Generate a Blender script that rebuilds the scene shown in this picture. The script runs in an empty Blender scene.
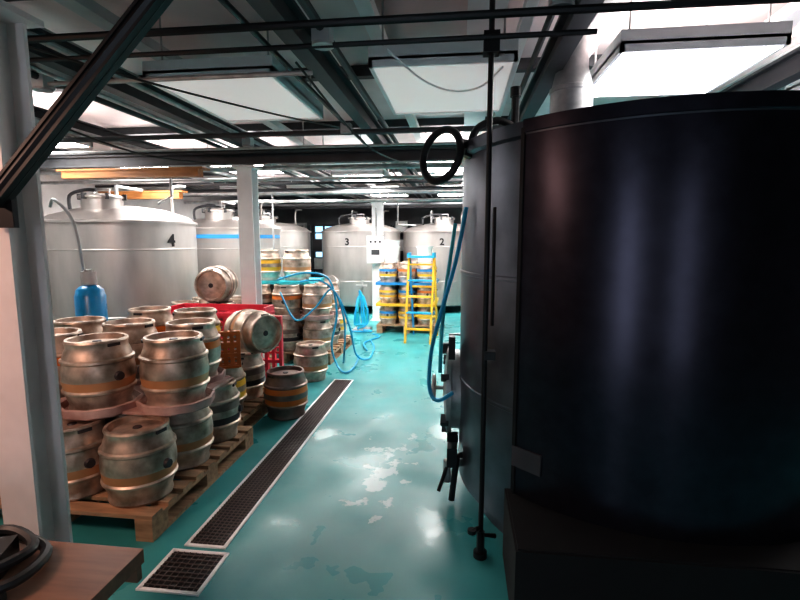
import bpy, bmesh, math, random
from mathutils import Vector, Matrix, Euler
random.seed(4)
S=bpy.context.scene
R=math.radians

# ---------------------------------------------------------------- materials
def nodes(name):
    m=bpy.data.materials.new(name); m.use_nodes=True
    nt=m.node_tree; return m,nt,nt.nodes['Principled BSDF']
def mat(name,col,rough=.5,metal=0.,var=.15,scale=6.,rvar=.1,bump=0.,emit=None,stretch=(1,1,1),coat=0,col2=None):
    m,nt,b=nodes(name)
    tc=nt.nodes.new('ShaderNodeTexCoord'); mp=nt.nodes.new('ShaderNodeMapping'); mp.inputs['Scale'].default_value=stretch
    n=nt.nodes.new('ShaderNodeTexNoise'); n.inputs['Scale'].default_value=scale; n.inputs['Detail'].default_value=5
    nt.links.new(tc.outputs['Object'],mp.inputs[0]); nt.links.new(mp.outputs[0],n.inputs['Vector'])
    cr=nt.nodes.new('ShaderNodeValToRGB'); cr.color_ramp.elements[0].position=.3; cr.color_ramp.elements[1].position=.7
    cr.color_ramp.elements[0].color=[c*(1-var) for c in col]+[1]
    cr.color_ramp.elements[1].color=[min(1,c*(1+var)) for c in (col2 or col)]+[1]
    nt.links.new(n.outputs['Fac'],cr.inputs[0]); nt.links.new(cr.outputs[0],b.inputs['Base Color'])
    mr=nt.nodes.new('ShaderNodeMapRange'); mr.inputs['To Min'].default_value=max(0.02,rough-rvar); mr.inputs['To Max'].default_value=min(1,rough+rvar)
    nt.links.new(n.outputs['Fac'],mr.inputs[0]); nt.links.new(mr.outputs[0],b.inputs['Roughness'])
    b.inputs['Metallic'].default_value=metal
    if coat: b.inputs['Coat Weight'].default_value=coat
    if bump:
        bp=nt.nodes.new('ShaderNodeBump'); bp.inputs['Strength'].default_value=bump; bp.inputs['Distance'].default_value=.01
        nt.links.new(n.outputs['Fac'],bp.inputs['Height']); nt.links.new(bp.outputs[0],b.inputs['Normal'])
    if emit:
        b.inputs['Emission Color'].default_value=list(emit[0])+[1]; b.inputs['Emission Strength'].default_value=emit[1]
    return m
STEEL=mat('brushed_steel',(.47,.44,.42),.42,.8,.12,5,.08,stretch=(1,1,.3))
CSTEEL=mat('cask_steel',(.34,.25,.19),.45,.72,.4,9,.12,col2=(.56,.46,.39))
CSTEEL2=mat('cask_steel_dark',(.22,.16,.14),.46,.75,.35,9,.12)
DSTEEL=mat('dark_tank_steel',(.15,.16,.19),.34,.85,.3,4,.08)
JACKET=mat('black_tank_cladding',(.045,.042,.058),.30,.9,.15,14,.04,bump=.015)
SKIRT=mat('black_plinth_paint',(.004,.004,.005),.8,.0,.2,6)
BLACK=mat('black_iron',(.012,.012,.014),.45,.3)
DGREY=mat('dark_girder',(.055,.057,.062),.55,.2,.3)
GALV=mat('galvanised',(.42,.42,.42),.45,.6,.25,14)
CREAM=mat('cream_paint',(.78,.69,.66),.5,0,.12,4)
WHITE=mat('white_paint',(.85,.85,.85),.45,0,.06)
FIXT=mat('fixture_diffuser_dim',(.88,.85,.84),.4,0,.05,emit=((1.,.9,.87),.30))  # unlit diffuser; faint glow added so the panel stands out
LIT=mat('fixture_diffuser_lit',(.9,.95,1),.4,0,.0,emit=((1.,.96,.94),26))
CEILFILL=mat('fixture_uplight',(.9,.95,1),.4,0,.0,emit=((1.,.95,.93),11))  # added glow on top of lit panels, brightens the ceiling
WOOD=mat('pallet_wood',(.36,.22,.13),.7,0,.35,5,bump=.3,stretch=(1,6,6))
TIMBER=mat('timber',(.35,.14,.04),.6,0,.3,5,stretch=(1,6,6))
TABLE=mat('table_wood',(.24,.12,.075),.45,0,.3,4,stretch=(1,7,7))
ORANGE=mat('band_orange',(.62,.17,.03),.45,0)
YELLOW=mat('band_yellow',(.80,.45,.04),.4,0)
BLUE=mat('band_blue',(.02,.22,.5),.4,0)
RED=mat('red_plastic',(.80,.05,.09),.4,0)
DARKB=mat('band_dark',(.03,.025,.03),.4,0)
HOSE=mat('blue_hose',(.02,.36,.62),.35,0)
HOSE2=mat('grey_hose',(.35,.37,.38),.45,0)
GAS=mat('gas_blue',(.01,.25,.55),.3,0)
PAD=mat('spacer_board_plastic',(.34,.17,.15),.6,0,.3,6,col2=(.48,.34,.31))
TEALP=mat('teal_plastic',(.02,.42,.50),.4,0)
GREY=mat('grey_panel',(.5,.5,.5),.45,0)
WBUCK=mat('white_plastic',(.8,.82,.8),.4,0)
CABLE=mat('cable',(.02,.02,.02),.5,0)
PLATE=mat('nameplate',(.06,.06,.07),.5,.2)

def floor_mat():
    m,nt,b=nodes('teal_resin_floor'); L=nt.links.new; N=nt.nodes.new
    tc=N('ShaderNodeTexCoord')
    def noise(s,d=6,rough=.55):
        n=N('ShaderNodeTexNoise'); n.inputs['Scale'].default_value=s; n.inputs['Detail'].default_value=d; n.inputs['Roughness'].default_value=rough
        L(tc.outputs['Object'],n.inputs['Vector']); return n
    n1=noise(.9); cr=N('ShaderNodeValToRGB')
    cr.color_ramp.elements[0].position=.3; cr.color_ramp.elements[0].color=(.030,.21,.215,1)
    cr.color_ramp.elements[1].position=.72; cr.color_ramp.elements[1].color=(.065,.37,.38,1)
    L(n1.outputs['Fac'],cr.inputs[0])
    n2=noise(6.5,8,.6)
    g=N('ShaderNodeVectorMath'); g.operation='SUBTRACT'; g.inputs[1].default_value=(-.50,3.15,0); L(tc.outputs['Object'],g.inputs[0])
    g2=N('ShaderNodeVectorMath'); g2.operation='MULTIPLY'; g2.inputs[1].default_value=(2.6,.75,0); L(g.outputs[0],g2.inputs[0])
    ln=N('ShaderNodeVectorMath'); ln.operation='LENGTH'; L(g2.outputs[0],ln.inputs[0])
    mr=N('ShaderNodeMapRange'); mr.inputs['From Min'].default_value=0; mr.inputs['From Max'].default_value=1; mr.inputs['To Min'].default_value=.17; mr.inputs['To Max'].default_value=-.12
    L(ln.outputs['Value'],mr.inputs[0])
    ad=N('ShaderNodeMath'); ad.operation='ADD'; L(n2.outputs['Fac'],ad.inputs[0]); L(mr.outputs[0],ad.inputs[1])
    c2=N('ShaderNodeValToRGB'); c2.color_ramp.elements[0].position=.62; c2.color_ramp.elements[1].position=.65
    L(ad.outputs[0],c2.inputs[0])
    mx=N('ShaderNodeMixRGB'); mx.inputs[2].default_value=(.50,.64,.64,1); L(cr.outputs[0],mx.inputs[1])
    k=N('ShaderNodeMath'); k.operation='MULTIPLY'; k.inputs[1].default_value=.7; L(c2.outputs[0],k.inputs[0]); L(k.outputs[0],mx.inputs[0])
    L(mx.outputs[0],b.inputs['Base Color'])
    n3=noise(2.2,4); r=N('ShaderNodeMapRange'); r.inputs['From Min'].default_value=.35; r.inputs['From Max'].default_value=.65; r.inputs['To Min'].default_value=.22; r.inputs['To Max'].default_value=.55
    L(n3.outputs['Fac'],r.inputs[0]); L(r.outputs[0],b.inputs['Roughness'])
    bp=N('ShaderNodeBump'); bp.inputs['Strength'].default_value=.25; bp.inputs['Distance'].default_value=.01; L(n3.outputs['Fac'],bp.inputs['Height']); L(bp.outputs[0],b.inputs['Normal'])
    return m
FLOOR=floor_mat()
CEIL=mat('ceiling_board',(.78,.66,.65),.6,0,.15,2)
WALL=mat('wall_paint',(.45,.43,.42),.7,0,.2,2)
WALLD=mat('wall_dark',(.10,.105,.11),.7,0,.3,2)

# ---------------------------------------------------------------- builder
class B:
    def __init__(s): s.v=[];s.f=[];s.mi=[];s.mats=[]
    def idx(s,m):
        if m not in s.mats: s.mats.append(m)
        return s.mats.index(m)
    def add(s,vs,fs,m,M=None):
        o=len(s.v)
        for v in vs:
            v=Vector(v); s.v.append(M@v if M else v)
        for i,f in enumerate(fs):
            s.f.append([o+k for k in f]); s.mi.append(s.idx(m[i] if isinstance(m,list) else m))
    def box(s,c,d,m,rot=(0,0,0),M=None):
        x,y,z=[k/2 for k in d]
        vs=[(-x,-y,-z),(x,-y,-z),(x,y,-z),(-x,y,-z),(-x,-y,z),(x,-y,z),(x,y,z),(-x,y,z)]
        fs=[(0,3,2,1),(4,5,6,7),(0,1,5,4),(1,2,6,5),(2,3,7,6),(3,0,4,7)]
        T=Matrix.Translation(c)@Euler(rot).to_matrix().to_4x4()
        s.add(vs,fs,m,(M@T) if M else T)
    def lathe(s,prof,m,M=None,seg=32,a0=0,a1=360,closed=True,ms=None):
        full=abs(a1-a0)>=360; n=seg if full else seg+1
        vs=[];fs=[];fm=[]
        for i in range(n):
            a=R(a0+(a1-a0)*i/seg)
            for r,z in prof: vs.append((r*math.cos(a),r*math.sin(a),z))
        P=len(prof)
        for i in range(seg):
            j=(i+1)%n
            for k in range(P-1):
                fs.append((i*P+k,j*P+k,j*P+k+1,i*P+k+1)); fm.append(ms[k] if ms else m)
        s.add(vs,fs,fm,M)
    def tube(s,pts,r,m,seg=8,smooth=0,closed=False,M=None):
        pts=[Vector(p) for p in pts]
        if smooth:
            out=[];n=len(pts)
            rng=range(n if closed else n-1)
            for i in rng:
                g=(lambda k:pts[k%n]) if closed else (lambda k:pts[max(0,min(n-1,k))])
                p0,p1,p2,p3=g(i-1),g(i),g(i+1),g(i+2)
                for t in range(smooth):
                    t/=smooth
                    out.append(.5*((2*p1)+(-p0+p2)*t+(2*p0-5*p1+4*p2-p3)*t*t+(-p0+3*p1-3*p2+p3)*t**3))
            if not closed: out.append(pts[-1])
            pts=out
        n=len(pts); vs=[];fs=[]; up=None
        for i,p in enumerate(pts):
            if closed: t=pts[(i+1)%n]-pts[i-1]
            else: t=pts[min(n-1,i+1)]-pts[max(0,i-1)]
            t.normalize()
            if up is None:
                up=Vector((0,0,1)) if abs(t.z)<.9 else Vector((1,0,0))
            u=(up-t*up.dot(t)); 
            if u.length<1e-4: u=t.orthogonal()
            u.normalize(); w=t.cross(u); up=u
            for k in range(seg):
                a=2*math.pi*k/seg; vs.append(p+u*math.cos(a)*r+w*math.sin(a)*r)
        for i in range(n if closed else n-1):
            j=(i+1)%n
            for k in range(seg):
                l=(k+1)%seg; fs.append((i*seg+k,i*seg+l,j*seg+l,j*seg+k))
        if not closed:
            fs.append(tuple(range(seg))[::-1]); fs.append(tuple((n-1)*seg+k for k in range(seg)))
        s.add(vs,fs,m,M)
    def torus(s,Rr,r,m,M,seg=28,e=1):
        s.tube([(Rr*math.cos(2*math.pi*i/seg),e*Rr*math.sin(2*math.pi*i/seg),0) for i in range(seg)],r,m,10,0,True,M)
    def mesh(s,name,bevel=0):
        me=bpy.data.meshes.new(name); me.from_pydata([tuple(v) for v in s.v],[],s.f)
        for m in s.mats: me.materials.append(m)
        for p,i in zip(me.polygons,s.mi): p.material_index=i
        bm=bmesh.new(); bm.from_mesh(me); bmesh.ops.remove_doubles(bm,verts=bm.verts,dist=1e-5)
        bmesh.ops.recalc_face_normals(bm,faces=bm.faces)
        bm.to_mesh(me); bm.free()
        for p in me.polygons: p.use_smooth=True
        me.set_sharp_from_angle(angle=R(38))
        return me
    def obj(s,name,loc=(0,0,0),rot=(0,0,0)):
        o=bpy.data.objects.new(name,s.mesh(name)); S.collection.objects.link(o); o.location=loc; o.rotation_euler=rot; return o
def inst(me,name,loc,rot=(0,0,0),sc=1):
    o=bpy.data.objects.new(name,me); S.collection.objects.link(o); o.location=loc; o.rotation_euler=rot; o.scale=(sc,)*3; return o
def TM(c,rot=(0,0,0)): return Matrix.Translation(c)@Euler(rot).to_matrix().to_4x4()

# ---------------------------------------------------------------- room
X0,X1,Y0,Y1,H=-5.6,3.8,-1.4,13.6,2.95
def slab(name,c,d,m):
    b=B(); b.box((0,0,0),d,m); return b.obj(name,c)
fo=slab('floor',((X0+X1)/2,(Y0+Y1)/2,-.05),(X1-X0,Y1-Y0,.1),FLOOR)
off=Vector(fo.location)
for v in fo.data.vertices: v.co+=off
fo.location=(0,0,0)
slab('ceiling',((X0+X1)/2,(Y0+Y1)/2,H+.05),(X1-X0,Y1-Y0,.1),CEIL)
slab('wall_left',(X0-.05,(Y0+Y1)/2,H/2),(.1,Y1-Y0,H),WALL)
slab('wall_right',(X1+.05,(Y0+Y1)/2,H/2),(.1,Y1-Y0,H),WALLD)
slab('wall_back',((X0+X1)/2,Y0-.05,H/2),(X1-X0,.1,H),WALLD)
slab('wall_far',((X0+X1)/2,Y1+.05,H/2),(X1-X0,.1,H),WALLD)

SKYP=mat('window_daylight',(.2,.4,.6),.3,0,.0,emit=((.45,.75,1.),1.6))
STREAK=mat('door_glass_daylight',(.5,.6,.7),.3,0,.0,emit=((.75,.85,1.),7))  # added glow behind the camera, streaks the dark tank
b=B()
b.box((0,0,0),(.8,.02,1.0),SKYP)
for x in (-.42,-.14,.14,.42): b.box((x,-.03,0),(.05,.06,1.1),DGREY)
for z in (-.52,0,.52): b.box((0,-.03,z),(.9,.06,.05),DGREY)
b.obj('window_1',(-3.75,Y1-.02,1.5))
for i,(x,w) in enumerate(((-.72,.34),(1.15,.16))):  # unseen glowing slits, added for the vertical highlights on the dark tank
    b=B(); b.box((0,0,0),(w,.02,1.75),STREAK)
    for sx in (-1,1): b.box((sx*(w/2+.03),.03,0),(.06,.06,1.87),GREY)
    for sz in (-1,0,1): b.box((0,.03,sz*.9),(w+.12,.06,.06),GREY)
    b.obj('window_%d'%(i+2),(x,Y0+.015,1.25))
b=B()
b.box((0,0,1.0),(.85,.05,2.0),WALLD); b.box((-.46,-.01,1.02),(.07,.09,2.04),GREY); b.box((.46,-.01,1.02),(.07,.09,2.04),GREY); b.box((0,-.01,2.06),(1.0,.09,.07),GREY)
b.tube([(.33,-.04,1.0),(.33,-.09,1.0),(.22,-.09,1.0)],.012,GALV)
b.obj('door_1',(-4.9,Y1-.05,0))
def shelf(x,y,items):
    b=B()
    for xx in (-.5,.5):
        for yy in (-.2,.2): b.box((xx,yy,1.0),(.04,.04,2.0),BLACK)
    for z in (.3,.8,1.3,1.8): b.box((0,0,z),(1.04,.44,.03),DGREY)
    for xx,z,w,h,m in items: b.box((xx,0,z+h/2),(w,.3,h),m); b.box((xx,0,z+h+.01),(w+.02,.32,.02),DGREY)
    b.obj('storage_shelf',(x,y,0))
shelf(-3.55,12.9,((-.3,.315,.3,.3,DARKB),(.2,.315,.35,.25,GREY),(-.2,.815,.4,.3,WBUCK),(.3,.815,.2,.35,DARKB),(-.3,1.315,.25,.3,DARKB),(.2,1.315,.3,.22,BLUE)))
shelf(-1.35,13.2,((-.3,.315,.3,.3,WBUCK),(.2,.815,.35,.25,ORANGE),(-.2,1.315,.4,.3,GREY),(.3,1.315,.2,.35,BLUE),(-.25,1.815,.3,.3,WBUCK),(.2,1.815,.3,.22,GREY)))

def ibeam(b,p0,p1,w,h,m,t=.018):
    p0=Vector(p0);p1=Vector(p1); d=p1-p0; L=d.length; c=(p0+p1)/2
    q=d.to_track_quat('X','Z').to_matrix().to_4x4(); M=Matrix.Translation(c)@q
    b.box((0,0,h/2-t/2),(L,w,t),m,M=M); b.box((0,0,-h/2+t/2),(L,w,t),m,M=M); b.box((0,0,0),(L,t,h-2*t),m,M=M)
b=B()
for y in (1.45,4.83,8.2,11.6): ibeam(b,(X0+.01,y,2.43),(X1-.01,y,2.43),.10,.12,DGREY)
for x in (-4.7,-3.45,-2.18,-.80,.50,1.9,3.2): ibeam(b,(x,Y0+.01,2.60),(x,Y1-.01,2.60),.09,.14,DGREY)
for y in (2.4,3.9,5.6,7.2,9.2,10.6,12.4): b.box(((X0+X1)/2,y,2.91),(X1-X0-.02,.08,.08),DGREY)
b.obj('ceiling_girder_frame')
b=B()
for x,w in ((-4.15,.1),(-2.95,.12),(-2.45,.05),(-1.95,.10),(-.5,.08),(.12,.2),(.34,.06),(.75,.12),(1.75,.12),(2.1,.2),(2.95,.12)):
    b.box((x,(Y0+Y1)/2,2.80),(w,Y1-Y0-.04,.06),WHITE if x>-1 else GREY)
b.obj('ceiling_cable_trunking')
b=B()
e=.03
b.tube([(X0+e,1.95,2.455),(X1-e,1.95,2.435)],.016,BLACK); b.tube([(X0+e,2.2,2.46),(.55,2.2,2.46)],.012,BLACK)
b.tube([(X0+e,2.62,2.49),(-.8,2.62,2.49)],.014,GALV)
b.tube([(X0+e,3.95,2.47),(.6,3.95,2.47)],.022,DGREY); b.tube([(X0+e,4.35,2.44),(.3,4.35,2.44)],.012,GALV); b.tube([(X0+e,4.45,2.44),(.3,4.45,2.44)],.012,BLACK)
for y,z,r,mm in ((5.3,2.40,.03,GALV),(5.7,2.33,.022,GALV),(6.9,2.42,.02,BLACK),(7.4,2.33,.025,GALV),(7.6,2.38,.018,DGREY),(9.3,2.36,.03,GALV),(10.3,2.36,.025,DGREY)):
    b.tube([(X0+e,y,z),(X1-e,y,z)],r,mm)
for x,r,mm in ((-2.40,.02,DGREY),(-2.30,.012,GALV),(-1.95,.018,GALV),(-.93,.014,BLACK),(-.62,.02,DGREY),(.36,.016,DGREY),(-3.3,.028,GALV),(-4.85,.025,DGREY)):
    b.tube([(x,1.55,2.525),(x,Y1-.1,2.525)],r,mm)
for x,y in ((-.62,2.2),(-2.4,2.62),(-.93,3.95),(-1.95,4.35),(.36,1.97)):
    b.box((x,y,2.50),(.08,.08,.07),GREY); b.lathe([(0,0),(.05,0),(.05,.012),(0,.012)],GALV,TM((x,y,2.455)),12)
b.tube([(-3.3,5.25,2.52),(-3.3,5.25,2.1),(-3.5,5.3,2.02)],.015,GALV); b.tube([(-2.95,7.4,2.33),(-2.95,7.4,1.2)],.015,GALV); b.tube([(-1.2,9.3,2.36),(-1.2,9.3,1.9),(-.9,9.9,1.9)],.015,GALV)
b.obj('overhead_service_pipes')
b=B()
b.tube([(-1.9,1.9,2.43),(-1.5,2.3,2.36),(-1.1,2.9,2.35),(-.9,3.6,2.43)],.006,CABLE,6,8)
b.tube([(-.35,2.3,2.47),(-.2,2.6,2.42),(-.05,3,2.48),(.1,2.8,2.44),(.2,2.6,2.47)],.006,WHITE,6,8)
b.tube([(-2.9,3.2,2.43),(-2.6,3.8,2.3),(-2.3,4.6,2.34)],.008,CABLE,6,8)
b.tube([(-.78,2.3,2.43),(-.6,3.1,2.2),(-.45,4.2,2.25),(-.4,4.7,2.34)],.006,CABLE,6,8)
b.obj('hanging_cables')
b=B(); b.box((0,0,0),(1.5,.1,.07),TIMBER); b.box((0,.02,.045),(1.6,.16,.02),TIMBER); b.obj('timber_beam',(-3.35,4.66,2.27))
b=B(); b.box((0,0,0),(1.2,.1,.09),TIMBER); b.box((0,.02,.055),(1.3,.16,.02),TIMBER); b.obj('timber_beam',(-4.6,6.6,2.24))

def fixture(x,y,lit,w=.78,l=1.0,z=2.56):
    b=B(); 
    b.box((0,0,.045),(w,l,.07),WHITE); b.box((0,0,0),(w-.04,l-.04,.03),LIT if lit else FIXT)
    if lit: b.box((0,0,.088),(w*.7,l-.1,.012),CEILFILL)
    for sx in (-1,1):
        b.box((sx*(w/2-.01),0,.0),(.02,l,.05),WHITE)
        for sy in (-1,1): b.tube([(sx*w*.42,sy*l*.4,.07),(sx*w*.42,sy*l*.4,H-.005-z)],.006,GALV,6)
    for sy in (-1,1): b.box((0,sy*(l/2-.01),.0),(w,.02,.05),WHITE)
    b.obj('ceiling_light_panel',(x,y,z))
fixture(1.17,3.05,1,l=.8)
fixture(-1.44,3.2,0,z=2.54); fixture(-.11,3.15,0,z=2.54)
for x,y,l in ((2.5,3.1,1),(-4.1,4.1,1),(-2.8,6.2,1),(-4.1,6.2,1),(-4.1,9.2,1),(-2.8,9.2,1),(-1.5,7.5,1),(-1.5,10.0,1),(-.1,6.3,1),(-.1,10.0,1),(1.2,7,1),(-1.44,5.8,0),(1.2,10,1),(-1.6,.2,0),(-4.1,1.6,0),(-2.8,2.1,0)):
    fixture(x,y,l)

def post(name,x,y,top,w=.16,m=CREAM):
    b=B(); t=.014
    b.box((0,-w/2+t/2,top/2),(w,t,top),m); b.box((0,w/2-t/2,top/2),(w,t,top),m); b.box((0,0,top/2),(t,w-2*t,top),m)
    b.box((0,0,.01),(w+.08,w+.08,.02),m); b.box((0,0,top-.01),(w+.08,w+.06,.02),m)
    for sx in(-1,1):
        for sy in(-1,1): b.lathe([(0,.03),(.012,.03),(.012,.02)],GALV,TM((sx*(w/2+.02),sy*(w/2+.02),0)),6)
    return b
b=post('p',0,0,2.35,.14)
b.box((.02,-.085,2.03),(.1,.03,.1),DGREY); b.box((.04,-.09,1.95),(.05,.03,.05),DGREY)
b.obj('steel_column',(-1.55,1.5,0))
post('p',0,0,2.35,.16,WHITE).obj('steel_column',(-2.20,4.86,0))
post('p',0,0,2.35,.2,WHITE).obj('steel_column',(-1.62,9.45,0))
b=B(); 
ibeam(b,(-1.47,1.38,1.72),(-.81,1.38,2.36),.05,.05,BLACK,.01); b.box((-1.47,1.405,1.72),(.09,.02,.16),BLACK); b.tube([(-1.47,1.38,1.72),(-.81,1.38,2.36)],.026,BLACK)
b.obj('diagonal_brace')

# ---------------------------------------------------------------- drain
GRATE=mat('grate_iron',(.13,.105,.10),.5,.5)
b=B(); 
def channel(x0,x1,y0,y1,nx,ny):
    fr=.018
    b.box(((x0+x1)/2,(y0+y1)/2,.0015),(x1-x0,y1-y0,.003),BLACK)
    for x in (x0,x1): b.box((x,(y0+y1)/2,.004),(fr,y1-y0+fr,.008),WHITE)
    for y in (y0,y1): b.box(((x0+x1)/2,y,.004),(x1-x0,fr,.008),WHITE)
    for i in range(1,nx): b.box((x0+(x1-x0)*i/nx,(y0+y1)/2,.0045),(.004,y1-y0,.005),GRATE)
    for i in range(1,ny): b.box(((x0+x1)/2,y0+(y1-y0)*i/ny,.0045),(x1-x0,.006,.006),GRATE)
channel(-1.41,-1.20,2.2,5.25,8,110); channel(-1.45,-1.16,1.87,2.15,9,9)
b.obj('floor_drain_channel')

# ---------------------------------------------------------------- casks
def cask_mesh(name,steel,band1,band2):
    prof=[(0,.035),(.14,.03),(.145,.0),(.165,0),(.17,.012),(.165,.03),(.166,.05),(.176,.075),(.185,.105),(.197,.113),(.199,.125),(.190,.135),(.194,.165),(.197,.185),
          (.198,.21),(.197,.235),(.194,.255),(.190,.285),(.199,.295),(.197,.307),(.185,.315),(.176,.345),(.166,.37),(.165,.39),(.170,.408),(.165,.42),(.148,.42),(.143,.385),(.10,.392),(.0,.395)]
    ms=[steel]*(len(prof)-1)
    for i in (11,12): ms[i]=band2
    for i in (15,16): ms[i]=band1
    b=B(); b.lathe(prof,steel,seg=36,ms=ms)
    b.lathe([(.0,.402),(.022,.402),(.026,.395)],DARKB,seg=14)
    b.lathe([(.0,.018),(.024,.018),(.03,.0)],DARKB,TM((0,-.195,.21),(R(90),0,0)),12)
    for a in (90,270):
        b.box((.168*math.cos(R(a)),.168*math.sin(R(a)),.395),(.07,.012,.018),DARKB)
    return b.mesh(name)
PALE=mat('band_tan',(.55,.27,.13),.5,.2)
V=[cask_mesh('cask_a',CSTEEL,CSTEEL,PALE),cask_mesh('cask_b',CSTEEL,ORANGE,CSTEEL),cask_mesh('cask_c',CSTEEL,CSTEEL2,DARKB),cask_mesh('cask_d',CSTEEL2,ORANGE,ORANGE),
   cask_mesh('cask_e',CSTEEL,YELLOW,YELLOW),cask_mesh('cask_f',CSTEEL,BLUE,YELLOW),cask_mesh('cask_g',CSTEEL,RED,CSTEEL)]
def cask(x,y,z,k,rot=None,sc=1):
    return inst(V[k],'beer_cask',(x,y,z),rot or (0,0,random.uniform(0,6.28)),sc)
def pallet(x0,x1,y0,y1):
    b=B(); w=x1-x0; l=y1-y0; cx=(x0+x1)/2; cy=(y0+y1)/2
    n=9
    for i in range(n): b.box((0,-l/2+.05+(l-.1)*i/(n-1),.134),(w,.09,.022),WOOD,rot=(0,0,random.uniform(-.006,.006)))
    for x in (-w/2+.05,0,w/2-.05):
        b.box((x,0,.112),(.1,l,.022),WOOD); b.box((x,0,.011),(.1,l,.022),WOOD)
        for y in (-l/2+.07,0,l/2-.07): b.box((x,y,.062),(.1,.14,.08),WOOD)
    b.obj('wooden_pallet',(cx,cy,0))
def spacer(x0,x1,y0,y1,z,cs,m=PAD):
    cx=(x0+x1)/2;cy=(y0+y1)/2; b=B()
    if cs:
        xs=[c[0] for c in cs]; ys=[c[1] for c in cs]
        b.box(((min(xs)+max(xs))/2-cx,(min(ys)+max(ys))/2-cy,.013),(max(xs)-min(xs)+.16,max(ys)-min(ys)+.16,.018),m)
        for c in cs:
            b.lathe([(0,.0),(.205,.0),(.222,.012),(.228,.06),(.214,.065),(.205,.028),(.18,.024),(0,.024)],m,TM((c[0]-cx,c[1]-cy,0)),10)
    else:
        w=x1-x0;l=y1-y0; b.box((0,0,.013),(w,l,.018),m)
        for s_ in (-1,1): b.box((0,s_*l/2,.008),(w,.02,.045),m); b.box((s_*w/2,0,.008),(.02,l,.045),m)
    b.obj('cask_spacer_board',(cx,cy,z))
pallet(-2.86,-1.6,2.2,3.46)
for i,x in enumerate((-1.81,-2.22,-2.63)):
    for j,y in enumerate((2.42,2.84,3.25)): cask(x,y,.147,[0,0,2,0,2,0,1,0,2,1][(i*3+j)%9])
t2=[(-1.75,2.72,0),(-2.17,2.60,0),(-2.59,2.72,1),(-1.93,3.22,1),(-2.37,3.16,0),(-2.80,3.2,0)]
spacer(-2.86,-1.58,2.2,3.46,.570,t2)
for x,y,k in t2: cask(x,y,.597,k)
pallet(-2.96,-1.76,3.50,4.64)
for i,x in enumerate((-2.0,-2.41,-2.80)):
    cask(x,3.76,.147,[4,4,0][i]); cask(x,4.17,.147,2)
t2=[(-2.22,3.78,4),(-2.65,3.80,1)]
spacer(-2.96,-1.8,3.54,4.0,.570,t2)
for x,y,k in t2: cask(x,y,.597,k)
cask(-2.06,4.25,.772,0,(R(90),0,R(60)))
cask(-1.57,4.12,0,3); cask(-1.70,5.28,0,0); 
pallet(-3.4,-2.36,4.72,5.76)
for x in (-2.60,-3.02):
    for y in (4.95,5.38): cask(x,y,.147,2); cask(x,y,.568,0,sc=.85)
cask(-2.66,5.15,.568+.357+.2,2,(R(90),0,R(8)))
pallet(-2.92,-1.64,5.9,7.16)
for i,x in enumerate((-1.87,-2.28,-2.69)):
    for j,y in enumerate((6.12,6.53,6.94)): cask(x,y,.147,[0,2,4][(i+j)%3])
cs=[(x,y) for x in (-1.87,-2.28,-2.69) for y in (6.12,6.55)]
spacer(-2.92,-1.64,5.92,7.16,.570,cs)
for i,(x,y) in enumerate(cs): cask(x,y,.597,[0,0,1,0,2,2][i])
spacer(-2.92,-2.0,6.2,6.9,1.022,[],TEALP)
cask(-2.28,6.55,1.046,0); cask(-2.70,6.5,1.046,4)
pallet(-1.42,-.38,8.1,9.1)
for t in range(3):
    z=.147+t*.366
    for i,x in enumerate((-1.24,-.91,-.58)):
        for j,y in enumerate((8.28,8.62,8.94)): cask(x,y,z,[5,4,5,1,5,6,4][(i+j+t)%7],sc=.8)
    if t<2: spacer(-1.42,-.40,8.1,9.1,z+.34,[],[YELLOW,BLUE][t])
b=B()
for x,y,z in ((-1.18,8.3,0),(-1.18,8.3,.10),(-.62,8.5,0)):
    b.lathe([(0,z),(.11,z),(.14,z+.26),(.155,z+.26),(.155,z+.28),(.135,z+.28),(.105,z+.02),(0,z+.02)],WBUCK,TM((x,y,0)),24)
b.obj('white_bucket',(0,0,.147+.366*2+.42*.8+.001))

def rack(name,loc,rot,w=.5,h=.4,m=RED):
    b=B()
    for i in range(5): b.box((-w/2+w*i/4,0,h/2),(.03,.05,h),m)
    for j in range(4): b.box((0,0,.015+(h-.03)*j/3),(w,.06,.03),m)
    for i in range(4):
        for j in range(3): b.torus(min(w/4,h/3)*.38,.010,m,TM((-w/2+w*(i+.5)/4,0,(h)*(j+.5)/3),(R(90),0,0)),14)
    b.box((0,.0,.01),(w,.09,.02),m); b.obj(name,loc,rot)
rack('red_cask_rack',(-2.50,4.57,.147),(0,0,R(0)),.55,.70)
rack('red_cask_rack',(-1.93,4.57,.147),(0,0,R(0)),.30,.70)
b=B()
for i in range(4): b.box((0,-.07+.07*i,0),(1.0,.025,.03),RED)
for i in range(7): b.box((-.5+.166*i,.04,0),(.03,.22,.03),RED)
b.box((-.49,.04,.03),(.02,.22,.09),RED); b.box((.49,.04,.03),(.02,.22,.09),RED); b.box((0,.15,.03),(1.0,.02,.09),RED)
b.obj('red_cask_tray',(-2.40,4.56,.864))
rack('orange_cask_rack',(-1.88,3.62,.568),(0,0,R(25)),.2,.30,ORANGE)

b=B(); b.lathe([(0,0),(.11,0),(.12,.02),(.12,1.12),(.115,1.13)],GAS,seg=32)
b.lathe([(.115,1.13),(.105,1.175),(.07,1.205),(.04,1.215),(.03,1.22),(.03,1.24),(0,1.24)],GAS,seg=32)
b.lathe([(.04,1.21),(.058,1.22),(.06,1.33),(.05,1.33),(.045,1.23)],GREY,seg=24); b.lathe([(0,1.24),(.018,1.24),(.018,1.33),(.03,1.33),(.03,1.35),(0,1.35)],GALV,seg=16)
b.obj('gas_cylinder',(-3.2,3.8,0))

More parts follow.
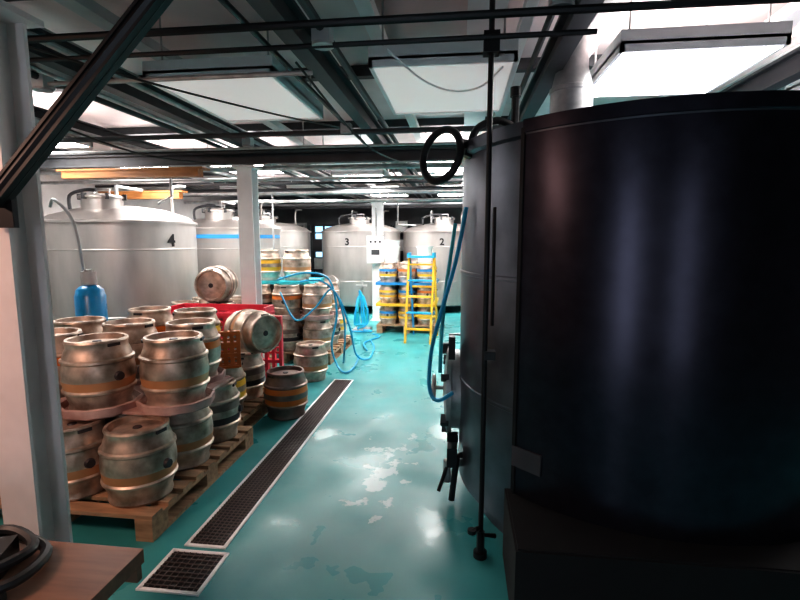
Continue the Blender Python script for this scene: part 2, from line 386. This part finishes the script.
# ---------------------------------------------------------------- steel vessels
def number(parent,txt,ang,r,z,size=.2,c=BLACK):
    cu=bpy.data.curves.new('number_'+txt,'FONT'); cu.body=txt; cu.size=size; cu.extrude=.004; cu.offset=.006; cu.align_x='CENTER'; cu.align_y='CENTER'
    cu.materials.append(c); o=bpy.data.objects.new('number_'+txt,cu); S.collection.objects.link(o); o.parent=parent
    a=R(ang); o.location=((r+.006)*math.cos(a),(r+.006)*math.sin(a),z); o.rotation_euler=(R(90),0,a+R(90))
def vessel(x,y,r,num,ang,band=None,h=1.80,z0=.16,extra=0):
    b=B()
    b.lathe([(0,z0-.06),(r*.5,z0-.04),(r*.95,z0),(r,z0+.03),(r,.7),(r+.004,.705),(r+.004,.715),(r,.72),(r,h-.35),(r+.004,h-.345),(r+.004,h-.335),(r,h-.33),(r,h-.03),(r+.025,h-.03),(r+.025,h),(r*.99,h+.01),(r*.9,h+.07),(r*.6,h+.15),(r*.28,h+.19),(0,h+.2)],STEEL,seg=64)
    if band: b.lathe([(r+.003,h-.17),(r+.006,h-.17),(r+.006,h-.11),(r+.003,h-.11)],band,seg=64)
    for k in range(4):
        a=R(45+90*k); b.lathe([(.05,z0+.03),(.04,.02),(.07,.02),(.07,0),(0,0)],GALV,TM((r*.8*math.cos(a),r*.8*math.sin(a),0)),12)
    mx,my=.05*r,-.45*r
    b.lathe([(.22,h+.08),(.22,h+.26),(.245,h+.26),(.245,h+.285),(.2,h+.30),(0,h+.33)],STEEL,TM((mx,my,0)),32)
    for k in range(6):
        a=R(60*k+20); b.box((mx+.24*math.cos(a),my+.24*math.sin(a),h+.28),(.05,.03,.07),DGREY,rot=(0,0,a))
    b.tube([(mx-.1,my,h+.31),(mx-.1,my,h+.37),(mx+.1,my,h+.37),(mx+.1,my,h+.31)],.012,GALV)
    b.tube([(-.45*r,-.45*r,h+.1),(-.45*r,-.45*r,h+.3),(-.2*r,-.5*r,h+.36),(0,-.5*r,h+.36)],.02,DGREY,8,5)
    b.tube([(.5*r,.5*r,h+.1),(.5*r,.5*r,h+.45),(.6*r,.7*r,h+.50)],.02,STEEL,8,5)
    b.tube([(-.3*r,.3*r,h+.1),(-.3*r,.3*r,h+.48),(-.3*r,.9*r,h+.48)],.025,GALV)
    a=R(ang-25); M=TM((r*math.cos(a),r*math.sin(a),.62))@Matrix.Rotation(a+R(90),4,'Z')@Matrix.Rotation(R(90),4,'X')
    b.lathe([(.2,-.06),(.2,.04),(.225,.04),(.225,.06),(.1,.085),(0,.09)],STEEL,M,28)
    b.box((0,0,.10),(.42,.04,.03),GALV,M=M); b.torus(.06,.01,BLACK,M@TM((0,0,.15)),16); b.tube([(0,0,.08),(0,0,.15)],.012,GALV,M=M)
    o=b.obj('fermentation_tank',(x,y,0)); number(o,num,ang,r,h-.24 if band is None else h-.42,.2); return o
vessel(-4.3,5.75,.86,'4',-18,h=1.83)
vessel(-4.0,8.0,.86,'5',-50,band=BLUE,h=1.80)
vessel(-4.2,10.4,.86,'6',-60)
vessel(-2.27,11.0,.90,'3',-98,h=1.80)
vessel(-.42,11.3,.90,'2',-88,h=1.80)
b=B(); b.box((0,0,0),(.36,.16,.55),GREY); b.box((0,-.085,0),(.33,.01,.52),WHITE)
for i in range(3): b.lathe([(0,.02),(.02,.02),(.022,0)],DARKB,TM((-.09+.09*i,-.09,.15),(R(90),0,0)),12)
b.box((0,-.093,-.05),(.16,.006,.1),DGREY); b.tube([(0,.0,.27),(0,0,.8)],.015,GALV)
b.obj('control_cabinet',(-1.62,9.26,1.42))

b=B()
LY=YELLOW
for sx in (-1,1):
    b.box((sx*.2,-.17,.66),(.03,.06,1.36),LY,rot=(R(-13),0,R(0))); b.box((sx*.2,.2,.66),(.03,.045,1.34),BLUE if sx<0 else LY,rot=(R(15),0,0))
    b.box((sx*.2,-.02,1.38),(.03,.2,.05),HOSE); b.tube([(sx*.2,-.31,.012),(sx*.2,-.33,.03)],.02,CABLE)
for k in range(5):
    z=.22+k*.25; y=-.17+(z-.66)*math.tan(R(13)); b.box((0,y,z),(.4,.09,.025),HOSE if k%2 else LY)
b.box((0,0,1.34),(.42,.26,.03),HOSE)
for z in (.35,.85): b.box((0,.2+(.66-z)*math.tan(R(15)),z),(.4,.02,.03),LY)
b.obj('step_ladder',(-.60,7.62,0),(0,0,R(-6)))

b=B()
b.box((0,0,.45),(.04,.04,.9),GALV); b.box((0,0,.015),(.3,.3,.03),GALV); b.box((0,-.05,.8),(.2,.06,.03),GALV)
for k in range(5):
    w=.03+.018*k; o_=random.uniform(-.03,.03)
    b.tube([(-w+o_,-.1-.015*k,.38),(-w*.5,-.1,.6),(o_,-.1,.72-.03*k),(w*.5,-.1,.6),(w+o_,-.1-.01*k,.36),(w*1.1,-.13,.14),(.05*(k%3-1),-.16,.05+.02*k),(-w*1.1,-.12,.12)],.018,TEALP if k%2 else HOSE,8,6,True)
b.tube([(.05,-.15,.03),(.2,-.20,.025),(.1,-.27,.022),(-.15,-.25,.022),(-.2,-.1,.04)],.018,HOSE,8,8)
b.obj('hose_stand',(-1.72,8.35,0))
def hose(pts,r=.016,m=HOSE,name='blue_hose'):
    b=B(); b.tube(pts,r,m,8,8); b.obj(name)
hose([(-2.0,5.86,1.08),(-1.7,5.75,1.1),(-1.5,5.8,.9),(-1.38,5.9,.5),(-1.32,6.0,.12),(-1.2,6.2,.02),(-1.25,6.9,.018),(-1.4,7.4,.018)],.013)
hose([(-2.3,5.85,1.1),(-1.9,5.72,1.2),(-1.6,5.75,1.12),(-1.52,5.8,.7),(-1.58,5.75,.3),(-1.5,5.7,.05),(-1.35,5.5,.018),(-1.3,5.75,.018),(-1.35,6.3,.02)],.013)
hose([(-2.25,5.8,.95),(-2.05,5.78,.6),(-1.8,5.78,.75),(-1.55,5.72,1.0),(-1.42,5.78,.6),(-1.45,5.85,.1),(-1.5,6.0,.02)],.012)
hose([(-1.45,7.9,.02),(-1.3,7.7,.02),(-1.45,7.2,.02),(-1.3,6.6,.04)],.013)
hose([(-3.65,3.95,1.9),(-3.55,3.9,1.95),(-3.42,3.95,1.7),(-3.38,4.0,.9),(-3.43,4.2,.02)],.014,HOSE2,'grey_hose')

# ---------------------------------------------------------------- big dark tank
TX,TY,TR=1.03,3.01,1.02
b=B()
b.lathe([(0,.0),(.92,.0),(.92,.13),(TR,.15),(TR,2.06),(TR+.03,2.07),(TR+.03,2.13),(TR-.02,2.135),(.5,2.22),(0,2.26)],DSTEEL,seg=96)
b.lathe([(TR+.0,.0),(TR+.028,.0),(TR+.028,2.075),(TR+.035,2.08),(TR+.035,2.135),(TR,2.14)],JACKET,seg=90,a0=224,a1=510)
b.box((TR*math.cos(R(224)),TR*math.sin(R(224)),1.1),(.07,.02,2.0),BLACK,rot=(0,0,R(224)))
b.box((.02,-.93,.18),(1.62,.50,.36),SKIRT); b.box((.02,-.93,.363),(1.60,.48,.006),SKIRT)
for z in (.75,1.4):
    b.lathe([(TR,z),(TR+.006,z+.004),(TR+.006,z+.02),(TR,z+.024)],DSTEEL,seg=50,a0=90,a1=224)
a=R(228); b.box(((TR+.03)*math.cos(a),(TR+.03)*math.sin(a),.56),(.012,.16,.10),PLATE,rot=(0,0,a))
M=TM((-TR+.0,.12,.62))@Matrix.Rotation(R(-90),4,'Y')
b.lathe([(.26,-.1),(.26,.05),(.29,.05),(.29,.08),(.15,.10),(0,.11)],GALV,M,36)
for k in range(6):
    a=R(60*k); b.box((.27*math.cos(a),.27*math.sin(a),.09),(.07,.03,.05),DGREY,rot=(0,0,a),M=M)
b.tube([(0,0,.1),(0,0,.17)],.014,GALV,M=M); b.torus(.08,.012,GALV,M@TM((0,0,.17)))
for k in range(3): b.tube([(0,0,.17),(.08*math.cos(R(120*k)),.08*math.sin(R(120*k)),.17)],.008,GALV,M=M)
b.tube([(-.98,-.12,.22),(-1.09,-.14,.22),(-1.09,-.14,.1)],.03,GALV,10); b.tube([(-1.07,-.14,.26),(-1.14,-.2,.06)],.012,BLACK)
b.tube([(-.98,.3,.95),(-1.08,.3,.95),(-1.08,.3,.35)],.018,GALV)
b.tube([(-1.0,-.2,.3),(-1.03,-.22,.3),(-1.06,-.22,.02)],.02,BLACK); b.box((-1.06,-.2,.3),(.06,.1,.12),BLACK)
b.box((-1.07,-.12,.95),(.04,.06,.14),BLACK); b.box((-1.06,-.05,.35),(.07,.05,.05),BLACK)
b.lathe([(.115,2.15),(.115,2.42),(.12,2.425),(.12,2.445),(.11,2.45),(.085,2.56),(.085,H-.01)],GALV,TM((-.42,-.08,0)),32)
b.lathe([(.12,2.2),(.13,2.2),(.13,2.24),(.12,2.24)],GALV,TM((-.42,-.08,0)),32)
b.tube([(-.74,-.2,2.08),(-.74,-.2,2.4)],.022,BLACK); b.lathe([(0,0),(.03,0),(.03,.05),(0,.05)],BLACK,TM((-.74,-.2,2.38)),12)
b.tube([(-.74,-.2,2.22),(-.84,-.24,2.25),(-.95,-.27,2.20),(-.99,-.28,2.09)],.02,BLACK,10,5)
# black looped hose/handle hanging off the rim
M=TM((-1.14,-.3,2.06),(R(78),0,R(-35)))
b.torus(.125,.021,BLACK,M,36,1.15)
b.tube([(-1.04,-.32,2.12),(-.97,-.28,2.12),(-.90,-.24,2.09)],.024,BLACK); b.box((-.98,-.28,2.09),(.07,.05,.09),BLACK,rot=(0,.3,.4))
o=b.obj('brewing_copper_tank',(TX,TY,0))
b=B(); b.tube([(.125,2.3,2.7),(.125,2.3,.12),(.2,2.36,.08)],.013,BLACK,10); b.tube([(.155,2.27,1.75),(.155,2.27,1.2)],.008,BLACK)
b.box((.125,2.3,2.47),(.07,.07,.09),BLACK); b.box((.15,2.31,1.05),(.05,.06,.04),BLACK); b.lathe([(0,0),(.035,0),(.035,.03),(0,.03)],BLACK,TM((.125,2.3,0)),16)
b.tube([(.125,2.3,.02),(.125,2.3,.14)],.02,BLACK); b.tube([(.125,2.3,.16),(.08,2.26,.16)],.012,BLACK); b.lathe([(0,0),(.022,0),(.022,.02),(0,.02)],BLACK,TM((.08,2.26,.15)),12)
b.obj('standing_pipe')
hose([(.03,2.7,1.78),(-.02,2.72,1.5),(-.10,2.75,1.2),(-.16,2.8,.95),(-.17,2.8,.72),(-.12,2.75,.66),(-.03,2.72,.72)],.012)
hose([(-.03,2.95,1.7),(-.07,2.92,1.4),(-.10,2.9,1.1),(-.11,2.85,.8)],.012,TEALP,'teal_hose')

b=B(); b.box((0,0,-.02),(1.5,.9,.04),TABLE); b.box((0,.44,-.06),(1.48,.02,.06),TABLE)
for sx in (-1,1):
    for sy in (-1,1): b.box((sx*.5,sy*.25,-.395),(.06,.06,.71),DGREY)
b.obj('work_table',(-1.61,.69,.75))
b=B()
b.tube([(-.15,0,.02),(-.05,.10,.03),(.1,.08,.02),(.14,-.06,.03),(0,-.12,.02),(-.12,-.05,.05),(-.05,.1,.05),(.1,.04,.05),(.05,-.1,.06),(-.1,-.04,.07)],.014,CABLE,8,6)
b.box((-.02,0,.03),(.14,.10,.06),CABLE,rot=(0,0,.4)); b.box((.12,-.1,.01),(.05,.04,.02),CABLE,rot=(0,0,.3))
b.obj('power_cable_coil',(-1.20,1.0,.75))

# ---------------------------------------------------------------- lights / world / camera
def area(loc,size,pw,col,rot=(0,0,0)):
    l=bpy.data.lights.new('area','AREA'); l.energy=pw; l.size=size; l.color=col
    o=bpy.data.objects.new('lamp_light',l); S.collection.objects.link(o); o.location=loc; o.rotation_euler=rot
area((-2.5,.7,2.25),.5,32,(1,.60,.46),(R(25),0,R(-5)))
w=bpy.data.worlds.new('World'); S.world=w; w.use_nodes=True
w.node_tree.nodes['Background'].inputs[0].default_value=(.5,.6,.7,1); w.node_tree.nodes['Background'].inputs[1].default_value=.3
S.view_settings.view_transform='Standard'
try: S.view_settings.look='Medium High Contrast'
except Exception as ex: print('look',ex)
S.view_settings.exposure=0.0
cam=bpy.data.cameras.new('Camera'); co=bpy.data.objects.new('Camera',cam); S.collection.objects.link(co)
cam.sensor_width=36; cam.lens=480*36/800; cam.clip_start=.05
co.location=(0,0,1.6); co.rotation_euler=(R(90-7.1),0,R(7.1)); S.camera=co
